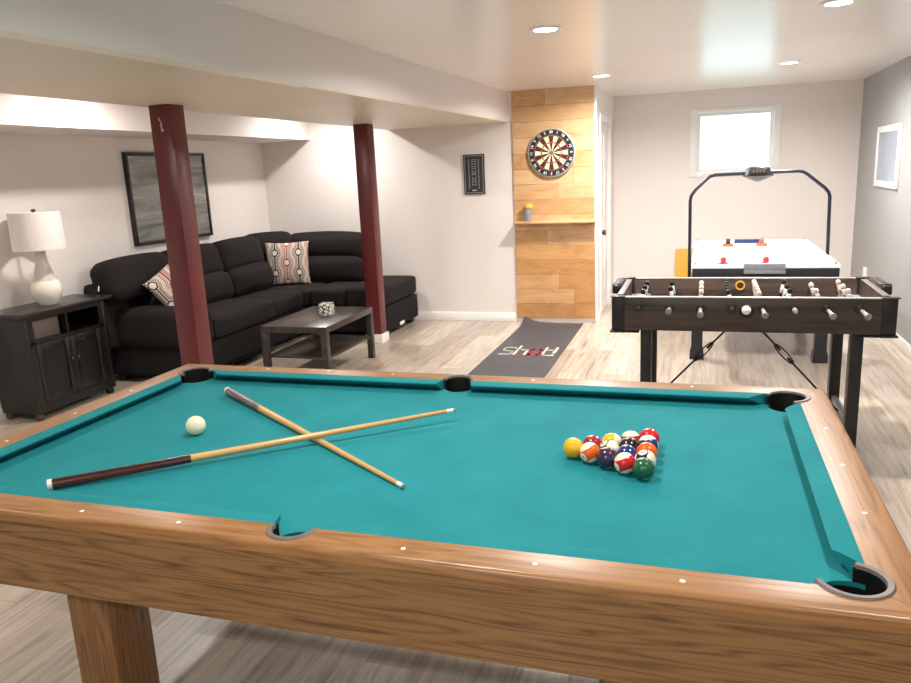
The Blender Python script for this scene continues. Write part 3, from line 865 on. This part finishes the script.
m = MB()
for rr, z_ in ((.172, .034), (.102, .034), (.214, .035)):
    pts = [T3 @ Vector((rr * math.cos(2 * PI * k / 60), rr * math.sin(2 * PI * k / 60), z_)) for k in range(61)]
    m.tube(pts, .0012, 5)
for k in range(20):
    a = PI / 2 - PI / 20 + k * PI / 10
    m.tube([T3 @ Vector((.016 * math.cos(a), .016 * math.sin(a), .034)), T3 @ Vector((.172 * math.cos(a), .172 * math.sin(a), .034))], .0007, 4)
m.build('wire', M['steel'], db)
m = MB(); m.loft([[T3 @ Vector((r * math.cos(2 * PI * k / 60), r * math.sin(2 * PI * k / 60), zz)) for r, zz in ((RB, 0), (RB + .010, 0), (RB + .010, .03), (RB, .034))] for k in range(61)], smooth=False)
m.build('rim', M['silver'], db)

sx0, sx1, sz0, sz1 = -1.470, -1.25, 1.325, 1.722
sg = thing('wall_sign', 'small upright dark sign with worn vertical lettering left of the pine panel', 'sign', ((sx0 + sx1) / 2, YM, sz0))
MB().box(sx0, sx1, YM - .018, YM, sz0, sz1, .002).build('board', M['slate'], sg)
m = MB(); yy = YM - .0182
def strip(a, b_, c_, d_, mi=0): m.box(a, b_, yy - .0006, yy, c_, d_, mi=mi)
i1 = .012
for a in ((sx0 + i1, sx0 + i1 + .006, sz0 + i1, sz1 - i1), (sx1 - i1 - .006, sx1 - i1, sz0 + i1, sz1 - i1), (sx0 + i1, sx1 - i1, sz0 + i1, sz0 + i1 + .006), (sx0 + i1, sx1 - i1, sz1 - i1 - .006, sz1 - i1)):
    strip(*a)
m.build('border', M['sign_ink'], sg)
m = MB(); xc = (sx0 + sx1) / 2
for k in range(8):            # worn, unreadable letters: hollow blocks and bars
    z0 = sz1 - .075 - k * .034
    strip(xc - .022, xc - .016, z0, z0 + .026); strip(xc + .016, xc + .022, z0, z0 + .026)
    if k % 2 == 0: strip(xc - .016, xc + .016, z0 + .02, z0 + .026)
    if k % 3 != 1: strip(xc - .016, xc + .016, z0, z0 + .006)
    else: strip(xc - .016, xc + .016, z0 + .01, z0 + .016)
strip(xc - .022, xc + .022, sz0 + .034, sz0 + .044, 1)
for xx in (xc - .052, xc + .05):
    zz = sz1 - .05
    rr = random.Random(int(xx * 1000))
    while zz > sz0 + .06:
        h = rr.uniform(.008, .018); strip(xx - .006, xx + .006, zz - h, zz); zz -= h + .006
m.build('lettering', [M['sign_ink'], M['sign_white']], sg)['label'] = 'faded pale lettering'

# ------------------------------------------------------------------ dart mat
mx0, mx1, my0, my1 = -.862, -.252, 2.62, 5.53
mt = thing('dart_mat', 'charcoal rubber throw mat with a red and white logo on the floor', 'mat', ((mx0 + mx1) / 2, (my0 + my1) / 2, 0))
mb = MB(); ni, nj = 14, 50
def mz(x, y):
    # curled far left corner, and a low wave along the far edge
    a = max(0, 1 - math.hypot((x - mx0) / .16, (y - my1) / .26)); zz = .055 * a ** 1.4
    zz += .012 * max(0, (y - my1 + .15) / .15) * (0.5 + .5 * math.cos((x - mx0) * 7))
    return zz
def grid(z_off):
    return [[mb.bm.verts.new((mx0 + (mx1 - mx0) * i / ni, my0 + (my1 - my0) * j / nj, z_off + mz(mx0 + (mx1 - mx0) * i / ni, my0 + (my1 - my0) * j / nj))) for j in range(nj + 1)] for i in range(ni + 1)]
tp, bt = grid(.004), grid(.0003)
for i in range(ni):
    for j in range(nj):
        mb.bm.faces.new((tp[i][j], tp[i + 1][j], tp[i + 1][j + 1], tp[i][j + 1])).smooth = True
        mb.bm.faces.new((bt[i][j], bt[i][j + 1], bt[i + 1][j + 1], bt[i + 1][j]))
for i in range(ni):
    for j in (0, nj): mb.bm.faces.new((tp[i][j], tp[i + 1][j], bt[i + 1][j], bt[i][j]))
for j in range(nj):
    for i in (0, ni): mb.bm.faces.new((tp[i][j], tp[i][j + 1], bt[i][j + 1], bt[i][j]))
mb.build('sheet', M['mat'], mt)
def glyph(strokes, x, y, w, h, mi, m, t=.024):
    for st_ in strokes:
        for (a, b_), (c_, d_) in zip(st_[:-1], st_[1:]):
            p, q = Vector((x + a * w, y + b_ * h)), Vector((x + c_ * w, y + d_ * h))
            d = (q - p).normalized() * t / 2; nn = Vector((-d.y, d.x)); p -= d; q += d
            m.prism([tuple(p - nn), tuple(q - nn), tuple(q + nn), tuple(p + nn)], .0042, .0052 + .0001 * mi, mi)
m = MB()
S_ = [[(1, .92), (.85, 1), (.15, 1), (0, .85), (0, .65), (.15, .52), (.85, .48), (1, .35), (1, .15), (.85, 0), (0, 0)]]
H_ = [[(0, 1.25), (0, 0)], [(0, .6), (.15, .72), (.85, .72), (1, .6), (1, 0)]]
O_ = [[(.15, 0), (0, .15), (0, .65), (.15, .8), (.85, .8), (1, .65), (1, .15), (.85, 0), (.15, 0)], [(.1, .4), (.9, .4)]]
T_ = [[(0, 1.1), (0, .15), (.15, 0), (1, 0)], [(0, .75), (.8, .75)]]
E_ = [[(0, 1.1), (0, .35)], [(0, .06), (0, 0)]]
yb, hh = 4.17, .25
glyph(S_, -.805, yb, .105, hh, 0, m); glyph(H_, -.665, yb, .10, hh, 0, m); glyph(O_, -.53, yb, .10, hh, 1, m, .034); glyph(T_, -.395, yb, .075, hh, 0, m); glyph(E_, -.295, yb, .1, hh, 0, m, .028)
m.box(-.80, -.30, 4.10, 4.112, .0042, .0052, mi=1)
for v_ in m.bm.verts: v_.co.x = -.557 + (v_.co.x + .557) * .9
m.build('logo', [M['mat_white'], M['mat_red']], mt)['label'] = 'white and red printed word'

# ------------------------------------------------------------------ foosball table
fx0, fx1, fy0, fy1 = .395, 1.79, 2.14, 2.865; FZ = .86; FB = .675
fb = thing('foosball_table', 'dark foosball table between the pool table and air hockey table', 'foosball table', ((fx0 + fx1) / 2, (fy0 + fy1) / 2, 0))
th = .028
for y in (fy0, fy1 - th):
    MB().box(fx0 + .045, fx1 - .045, y, y + th, FB, FZ - .006, .002).build('side_panel', M['fb_wood'], fb)
for x in (fx0 + .03, fx1 - .03 - th):
    MB().box(x, x + th, fy0 + .045, fy1 - .045, FB, FZ - .006, .002).build('end_panel', M['fb_wood'], fb)
# moulded black corners
for sx, x in ((1, fx0), (-1, fx1)):
    for sy, y in ((1, fy0), (-1, fy1)):
        m = MB()
        def R2(a0, a1, b0, b1, z0, z1, bev):
            xs = sorted((x + sx * a0, x + sx * a1)); ys = sorted((y + sy * b0, y + sy * b1)); m.box(xs[0], xs[1], ys[0], ys[1], z0, z1, bev)
        R2(.006, .075, -.004, .03, FB - .002, FZ - .004, .006); R2(.006, .04, .0305, .075, FB - .002, FZ - .004, .006)
        R2(-.004, .078, -.012, .04, FB - .014, FB - .0025, .004); R2(-.004, .05, .0405, .078, FB - .014, FB - .0025, .004)
        R2(-.002, .077, -.01, .036, FZ - .0035, FZ + .002, .002)
        m.build('corner_cap', M['fb_black'], fb)
# silver top trim
for y in (fy0, fy1 - th): MB().box(fx0 + .078, fx1 - .078, y - .003, y + th + .003, FZ - .0055, FZ, .002).build('top_trim', M['silver'], fb)
for x in (fx0 + .03, fx1 - .03 - th): MB().box(x - .003, x + th + .003, fy0 + .08, fy1 - .08, FZ - .0055, FZ, .002).build('end_trim', M['taupe'], fb)
MB().box(fx0 + .059, fx1 - .059, fy0 + .029, fy1 - .029, .715, .73).build('playfield', M['fb_field'], fb)
MB().box(fx0 + .07, fx1 - .07, fy1 - th - .0035, fy1 - th - .0005, .7305, FZ - .008).build('inner_lining', M['fb_in'], fb)
for sx, x in ((1, fx0 + .06), (-1, fx1 - .06)):       # raised corner ramps
    for sy, y in ((1, fy0 + .03), (-1, fy1 - .034)):
        pts = [(x, y), (x + sx * .11, y), (x, y + sy * .11)]
        if sx * sy < 0: pts = pts[::-1]
        MB().prism(pts, .7302, .762).build('corner_ramp', M['silver'], fb)
# rods with men, handles
RZ = .803
rods = [(.545, 3, 'b'), (.705, 2, 'b'), (.862, 3, 'w'), (1.017, 5, 'b'), (1.165, 5, 'w'), (1.315, 3, 'b'), (1.468, 2, 'w'), (1.618, 3, 'w')]
def man(m, y, x, lean, kind):
    M4 = Matrix.Translation((x, y, RZ)) @ Matrix.Rotation(math.radians(lean), 4, 'Y')
    m.lathe([(.008, .03), (.013, .036), (.014, .046), (.011, .056), (.004, .06)], seg=12, M=M4, mi=0)      # head
    m.box(-.010, .010, -.017, .017, -.02, .03, .004, mi=1 if kind == 'b' else 0, M=M4)           # torso
    m.box(-.008, .008, -.012, .012, -.058, -.0205, .003, mi=0, M=M4)
    m.box(-.013, .013, -.011, .011, -.07, -.0585, .003, mi=0, M=M4)
for i, (x, nmen, kind) in enumerate(rods):
    front = kind == 'w'
    y0, y1 = (fy0 - .07, fy1 + .30) if not front else (fy0 - .06, fy1 + .05)
    y0 = fy0 - (.05 if front else .045)
    rod = MB().tube([(x, y0, RZ), (x, y1 if front else fy1 + .12, RZ)], .0075, 12).build('rod', M['steel'], fb)
    yc = (fy0 + fy1) / 2 + (.03 if i % 2 else -.02) + .06
    sp = {2: .2, 3: .16, 5: .105}[nmen]
    for k in range(nmen):
        m = MB(); man(m, yc + (k - (nmen - 1) / 2) * sp, x, [8, -10, 4, -14, -6, 10, -18, -12][i], kind)
        p = m.build('player', [M['man_white'], M['man_mid']] if kind == 'w' else [M['man_black'], M['man_mid']], rod)
        if kind == 'b': p['label'] = 'black player with white torso'
    m = MB(); m.lathe([(.022, 0), (.022, .006), (.014, .010)], seg=20, M=Matrix.Translation((x, fy0 - .0003, RZ)) @ Matrix.Rotation(PI / 2, 4, 'X'))
    m.build('bushing', M['fb_black'], rod)
    if front or i == 1:
        L = .15 if front else .075
        m = MB(); m.lathe([(.008, 0), (.0095, .01), (.0095, L * .5), (.012, L * .8), (.0145, L), (.0135, L + .006), (.004, L + .008)], seg=20, M=Matrix.Translation((x, fy0 - .045, RZ)) @ Matrix.Rotation(PI / 2, 4, 'X'))
        m.build('handle', M['chrome'], rod)['label'] = 'satin handle'
        m = MB(); m.lathe([(.0155, L * .98), (.016, L + .004), (.0145, L + .010), (.005, L + .012)], seg=20, M=Matrix.Translation((x, fy0 - .045, RZ)) @ Matrix.Rotation(PI / 2, 4, 'X'))
        m.build('handle_cap', M['ah_grey'], rod)
    else:
        m = MB(); m.lathe([(.012, 0), (.013, .03), (.011, .05), (.004, .053)], seg=16, M=Matrix.Translation((x, fy0 - .03, RZ)) @ Matrix.Rotation(PI / 2, 4, 'X'))
        m.build('rod_cap', M['fb_black'] if i != 5 else M['chrome'], rod)
# ball return cup
xr = 1.088
m = MB(); m.lathe([(.034, 0), (.034, .012), (.028, .02)], seg=24, M=Matrix.Translation((xr, fy0 - .0003, .79)) @ Matrix.Rotation(PI / 2, 4, 'X'))
m.build('ball_cup', M['fb_black'], fb)
m = MB(); m.lathe([(.024, .0), (.022, .018), (.012, .03), (.002, .033)], seg=20, M=Matrix.Translation((xr, fy0 - .012, .795)) @ Matrix.Rotation(PI / 2, 4, 'X'))
m.build('ball_cup_insert', M['white_plastic'], fb)['label'] = 'white ball in the cup'
m = MB(); m.loft([[Vector((1.088 + r * math.cos(a), fy1 - th - .004 - dy, .815 + r * math.sin(a))) for r, dy in ((.02, 0), (.028, 0), (.028, .012), (.02, .012))] for a in [2 * PI * k / 24 for k in range(25)]], smooth=False)
m.build('ball_entry', M['yellow'], fb)['label'] = 'yellow ring round the ball entry'
# scoring bars on both ends
for s, x in ((-1, fx0 + .03), (1, fx1 - .03)):
    m = MB(); xs = sorted((x + s * .003, x + s * .05))
    yb0 = fy0 + .26
    m.box(xs[0], xs[1], yb0, yb0 + .30, FZ - .03, FZ + .022, .008); m.box(xs[0] - .002, xs[1] + .002, yb0 + .02, yb0 + .05, FZ - .032, FZ + .028, .006)
    m.build('score_bar', M['fb_black'], fb)
# legs, cross bars, braces
for x in (.552, 1.595):
    for y in (fy0 + .045, fy1 - .125):
        MB().box(x, x + .058, y, y + .075, 0, FB, .003).build('leg', M['fb_black'], fb)
    MB().box(x + .014, x + .044, fy0 + .1205, fy1 - .1255, .10, .18, .003).build('cross_bar', M['ah_grey'], fb)
xm = (fx0 + fx1) / 2; ymid = (fy0 + fy1) / 2
MB().box(fx0 + .059, fx1 - .059, fy0 + .029, fy1 - .029, FB + .001, FB + .014).build('bottom_panel', M['fb_black'], fb)
for x0 in (fx0 + .05, fx1 - .15):
    for y in (fy0 + .03, fy1 - .13):
        MB().box(x0, x0 + .10, y, y + .10, FB - .022, FB - .0145, .003).build('leveling_pad', M['fb_black'], fb)
for s, xa, xe in ((-1, 1.065, .58), (1, 1.135, 1.624)):
    a, b_ = Vector((xa, ymid, FB)), Vector((xe, ymid, .14))
    d = b_ - a
    rodb = MB().tube([a, a + d * .3], .006, 8).tube([a + d * .44, b_], .006, 8).build('brace', M['fb_black'], fb)
    m = MB(); dn = d.normalized(); nn = dn.cross(Vector((0, 1, 0))).normalized()
    loop = []
    for k in range(25):
        t_ = 2 * PI * k / 24
        loop.append(a + d * .37 + dn * (.075 * math.cos(t_)) + nn * (.016 * math.sin(t_)))
    m.tube(loop, .004, 8); m.tube([a + d * .29, a + d * .33], .007, 8); m.tube([a + d * .41, a + d * .45], .007, 8)
    m.build('turnbuckle', M['fb_black'], rodb)

# ------------------------------------------------------------------ air hockey table
ax0, ax1, ay0, ay1 = .792, 1.803, 3.90, 5.75; AZ = .80
ah = thing('air_hockey_table', 'air hockey table with white top and overhead score arch by the back wall', 'air hockey table', ((ax0 + ax1) / 2, (ay0 + ay1) / 2, 0))
m = MB()
m.box(ax0 + .01, ax1 - .01, ay0 + .01, ay1 - .01, .60, .745, .006)
m.build('cabinet', M['ah_black'], ah)
m = MB(); rw = .055
m.box(ax0, ax0 + rw, ay0, ay1, .7455, AZ, .008); m.box(ax1 - rw, ax1, ay0, ay1, .7455, AZ, .008)
m.box(ax0 + rw, ax1 - rw, ay0, ay0 + rw, .7455, AZ, .008); m.box(ax0 + rw, ax1 - rw, ay1 - rw, ay1, .7455, AZ, .008)
m.build('rim', M['ah_white'], ah)
MB().box(ax0 + rw, ax1 - rw, ay0 + rw, ay1 - rw, .7455, .775).build('playing_surface', M['ah_white'], ah)
MB().box(ax0 + .008, ax1 - .008, ay0 - .006, ay0 - .0005, .70, .775, .002).build('front_band', M['ah_black'], ah)
m = MB(); xc = 1.298
m.box(xc - .14, xc + .14, ay0 - .05, ay0 - .0065, .765, .815, .008); m.box(xc - .14, xc + .14, ay0 - .05, ay0 - .035, .74, .766, .004)
m.build('goal_box', M['ah_grey'], ah)
MB().box(1.16, 1.38, ay1 - rw - .012, ay1 - rw - .0005, .776, .812, .003).build('goal_slot', M['ah_navy'], ah)['label'] = 'navy goal slot at the far end'
for x in (ax0 + .03, ax1 - .03):
    for y in (ay0 + .03, ay1 - .03):
        MB().lathe([(.008, 0), (.008, .012), (.003, .015)], c=(x, y, AZ), seg=10).build('corner_screw', M['ah_grey'], ah)
for x0 in (.803, 1.707):
    for y0 in (4.21, 5.38):
        m = MB(); x1 = x0 + .085
        m.loft([[Vector((x0 - e, y0 - e, z_)), Vector((x1 + e, y0 - e, z_)), Vector((x1 + e, y0 + .085 + e, z_)), Vector((x0 - e, y0 + .085 + e, z_))] for z_, e in ((0, .012), (.06, .010), (.10, 0), (.5995, 0))])
        m.build('leg', M['ah_black'], ah)
# arch
yA = 4.66
path = [(.770, .60), (.768, .9), (.764, 1.235), (.772, 1.277), (.80, 1.320), (.885, 1.403), (.915, 1.428), (.955, 1.438), (1.28, 1.442), (1.575, 1.442), (1.612, 1.435), (1.645, 1.413), (1.775, 1.303), (1.802, 1.270), (1.812, 1.235), (1.818, .9), (1.822, .60)]
arch = MB().tube([(x, yA, z_) for x, z_ in path], .0135, 12).build('arch', M['ah_blue'], ah)
m = MB(); T4 = Matrix.Translation((1.28, yA, 1.43))
m.lathe([(.02, -.055), (.07, -.035), (.12, -.012), (.105, .0), (.085, .05), (.06, .062), (.004, .066)], seg=32, M=T4 @ Matrix.Diagonal((1, .55, 1, 1)))
su = m.build('score_unit', M['ah_black'], arch)
m = MB(); m.box(1.22, 1.34, yA - .062, yA - .045, 1.438, 1.473, .004); m.build('display', M['brown'], arch)
m = MB()
for i_, x in enumerate((1.235, 1.262, 1.285, 1.312)):
    m.box(x, x + .014, yA - .0635, yA - .0622, 1.446, 1.466)
m.build('digits', M['ah_grey'], arch)
# mallets
def mallet(x, y, mat, knob, lab):
    t = thing('air_hockey_mallet', lab, 'mallet', (x, y, .775), 'air hockey mallets')
    MB().lathe([(.046, 0), (.048, .004), (.048, .018), (.04, .024), (.03, .012), (.022, .012)], c=(x, y, .775), seg=28).build('disc', mat, t)
    k = MB().lathe([(.022, .012), (.02, .045), (.022, .056), (.014, .068), (.003, .072)], c=(x, y, .775), seg=20).build('knob', knob, t)
    if knob is not mat: k['label'] = 'dark knob'
mallet(1.02, 4.02, M['red'], M['red'], 'red mallet on the near left of the air hockey table')
mallet(1.318, 4.02, M['red'], M['red'], 'red mallet on the near right of the air hockey table behind the grey goal box')
mallet(1.095, 5.42, M['orange'], M['black'], 'orange-red mallet with a dark knob at the far left of the air hockey table')
mallet(1.385, 5.45, M['orange'], M['orange'], 'orange-red mallet at the far right end beside the navy goal slot')

# ------------------------------------------------------------------ yellow board leaning on the back wall
m = MB(); m.box(-.105, .105, -.02, .02, 0, .58, .006)
m.bm.transform(Matrix.Rotation(math.radians(-4), 4, 'X')); m.bm.transform(Matrix.Translation((.694, 7.035, .002)))
solo(m, 'yellow_board', M['amber'], 'yellow board leaning on the back wall left of the air hockey table', 'board', (.694, 7.035, 0))

# ------------------------------------------------------------------ recessed ceiling lights
def can(x, y, lab, power, grp='recessed ceiling lights'):
    t = thing('recessed_light', lab, 'ceiling light', (x, y, CZ), grp)
    m = MB(); m.loft([[Vector((x + r * math.cos(a), y + r * math.sin(a), CZ + zz)) for r, zz in ((.062, -.0005), (.088, -.0005), (.086, -.006), (.064, -.009))] for a in [2 * PI * k / 36 for k in range(37)]], smooth=False)
    m.build('trim_ring', M['trim'], t)
    MB().lathe([(.062, -.004), (.062, -.0005)], c=(x, y, CZ), seg=32).build('lens', M['lens'], t)
    ld = bpy.data.lights.new('can', 'AREA'); ld.shape = 'DISK'; ld.size = .12; ld.energy = power; ld.color = (1, .965, .925); ld.spread = math.radians(165)
    lo = bpy.data.objects.new('lamp', ld); COL.objects.link(lo); lo.parent = t; lo.location = (0, 0, -.012)
PW = 29
can(.02, 2.36, 'round recessed ceiling light nearest, left of the two front ones', PW)
can(.015, 4.82, 'round recessed ceiling light just above the top of the pine panel', PW * 1.1)
can(1.48, 2.46, 'round recessed ceiling light at the top edge, right of the front ones', PW)
can(1.50, 4.98, 'round recessed ceiling light in front of the window', PW * 1.25)
for x, y, lab in ((.02, -2.7, 'recessed ceiling light added behind the camera'), (1.49, -2.7, 'recessed ceiling light added out of view by the grey wall'),
                  (.02, -.15, 'recessed ceiling light added over the pool table'), (1.49, -.1, 'recessed ceiling light added over the right end of the pool table')):
    can(x, y, lab, PW * (.3 if x > 1 else .38 if y > -1 else .85))  # these four are added out of view to brighten the room
for y, lab in ((2.2, 'recessed ceiling light over the end table'), (4.98, 'recessed ceiling light over the sofa corner'), (-.4, 'recessed ceiling light added left of the pool table')):
    can(-2.74, y, lab, PW * .45)  # the one left of the pool table is added, out of view

# ------------------------------------------------------------------ daylight outside the window
wd = bpy.data.worlds.new('World'); scene.world = wd; wd.use_nodes = True
bg = wd.node_tree.nodes['Background']; bg.inputs['Color'].default_value = (.62, .95, 1.0, 1); bg.inputs['Strength'].default_value = 1.6
pl = bpy.data.lights.new('portal', 'AREA'); pl.shape = 'RECTANGLE'; pl.size = WX1 - WX0; pl.size_y = WZ1 - WZ0; pl.cycles.is_portal = True
pl2 = bpy.data.lights.new('portal2', 'AREA'); pl2.shape = 'RECTANGLE'; pl2.size = PX1 - PX0; pl2.size_y = PZ; pl2.cycles.is_portal = True
po2 = bpy.data.objects.new('added_window_portal', pl2); COL.objects.link(po2); po2.location = ((PX0 + PX1) / 2, YF - .13, PZ / 2); po2.rotation_euler = (PI / 2, 0, 0)
po = bpy.data.objects.new('window_portal', pl); COL.objects.link(po); po.location = ((WX0 + WX1) / 2, YB + .13, (WZ0 + WZ1) / 2); po.rotation_euler = (-PI / 2, 0, 0)

# ------------------------------------------------------------------ camera
yaw, pitch, roll = (math.radians(a) for a in (-18.25989157, -12.68625272, -2.65761523))
F = Vector((math.cos(pitch) * math.sin(yaw), math.cos(pitch) * math.cos(yaw), math.sin(pitch)))
r = Vector((math.cos(yaw), -math.sin(yaw), 0)); u = r.cross(F)
r2 = r * math.cos(roll) + u * math.sin(roll); u2 = -r * math.sin(roll) + u * math.cos(roll)
cd = bpy.data.cameras.new('Camera'); cam = bpy.data.objects.new('Camera', cd); COL.objects.link(cam)
cam.matrix_world = Matrix.Translation((.85477508, -1.98393397, 1.56291961)) @ Matrix((r2, u2, -F)).transposed().to_4x4()
cd.sensor_width = 36; cd.lens = 755.37 * 36 / 911; cd.clip_start = .05
scene.camera = cam
vs = scene.view_settings
scene.display_settings.display_device = 'sRGB'
vs.view_transform = 'Standard'; vs.look = 'None'; vs.exposure = 0.6; vs.gamma = 1; vs.use_curve_mapping = False
scene.cycles.use_denoising = True
scene.cycles.max_bounces = 10; scene.cycles.diffuse_bounces = 6; scene.cycles.sample_clamp_indirect = 6
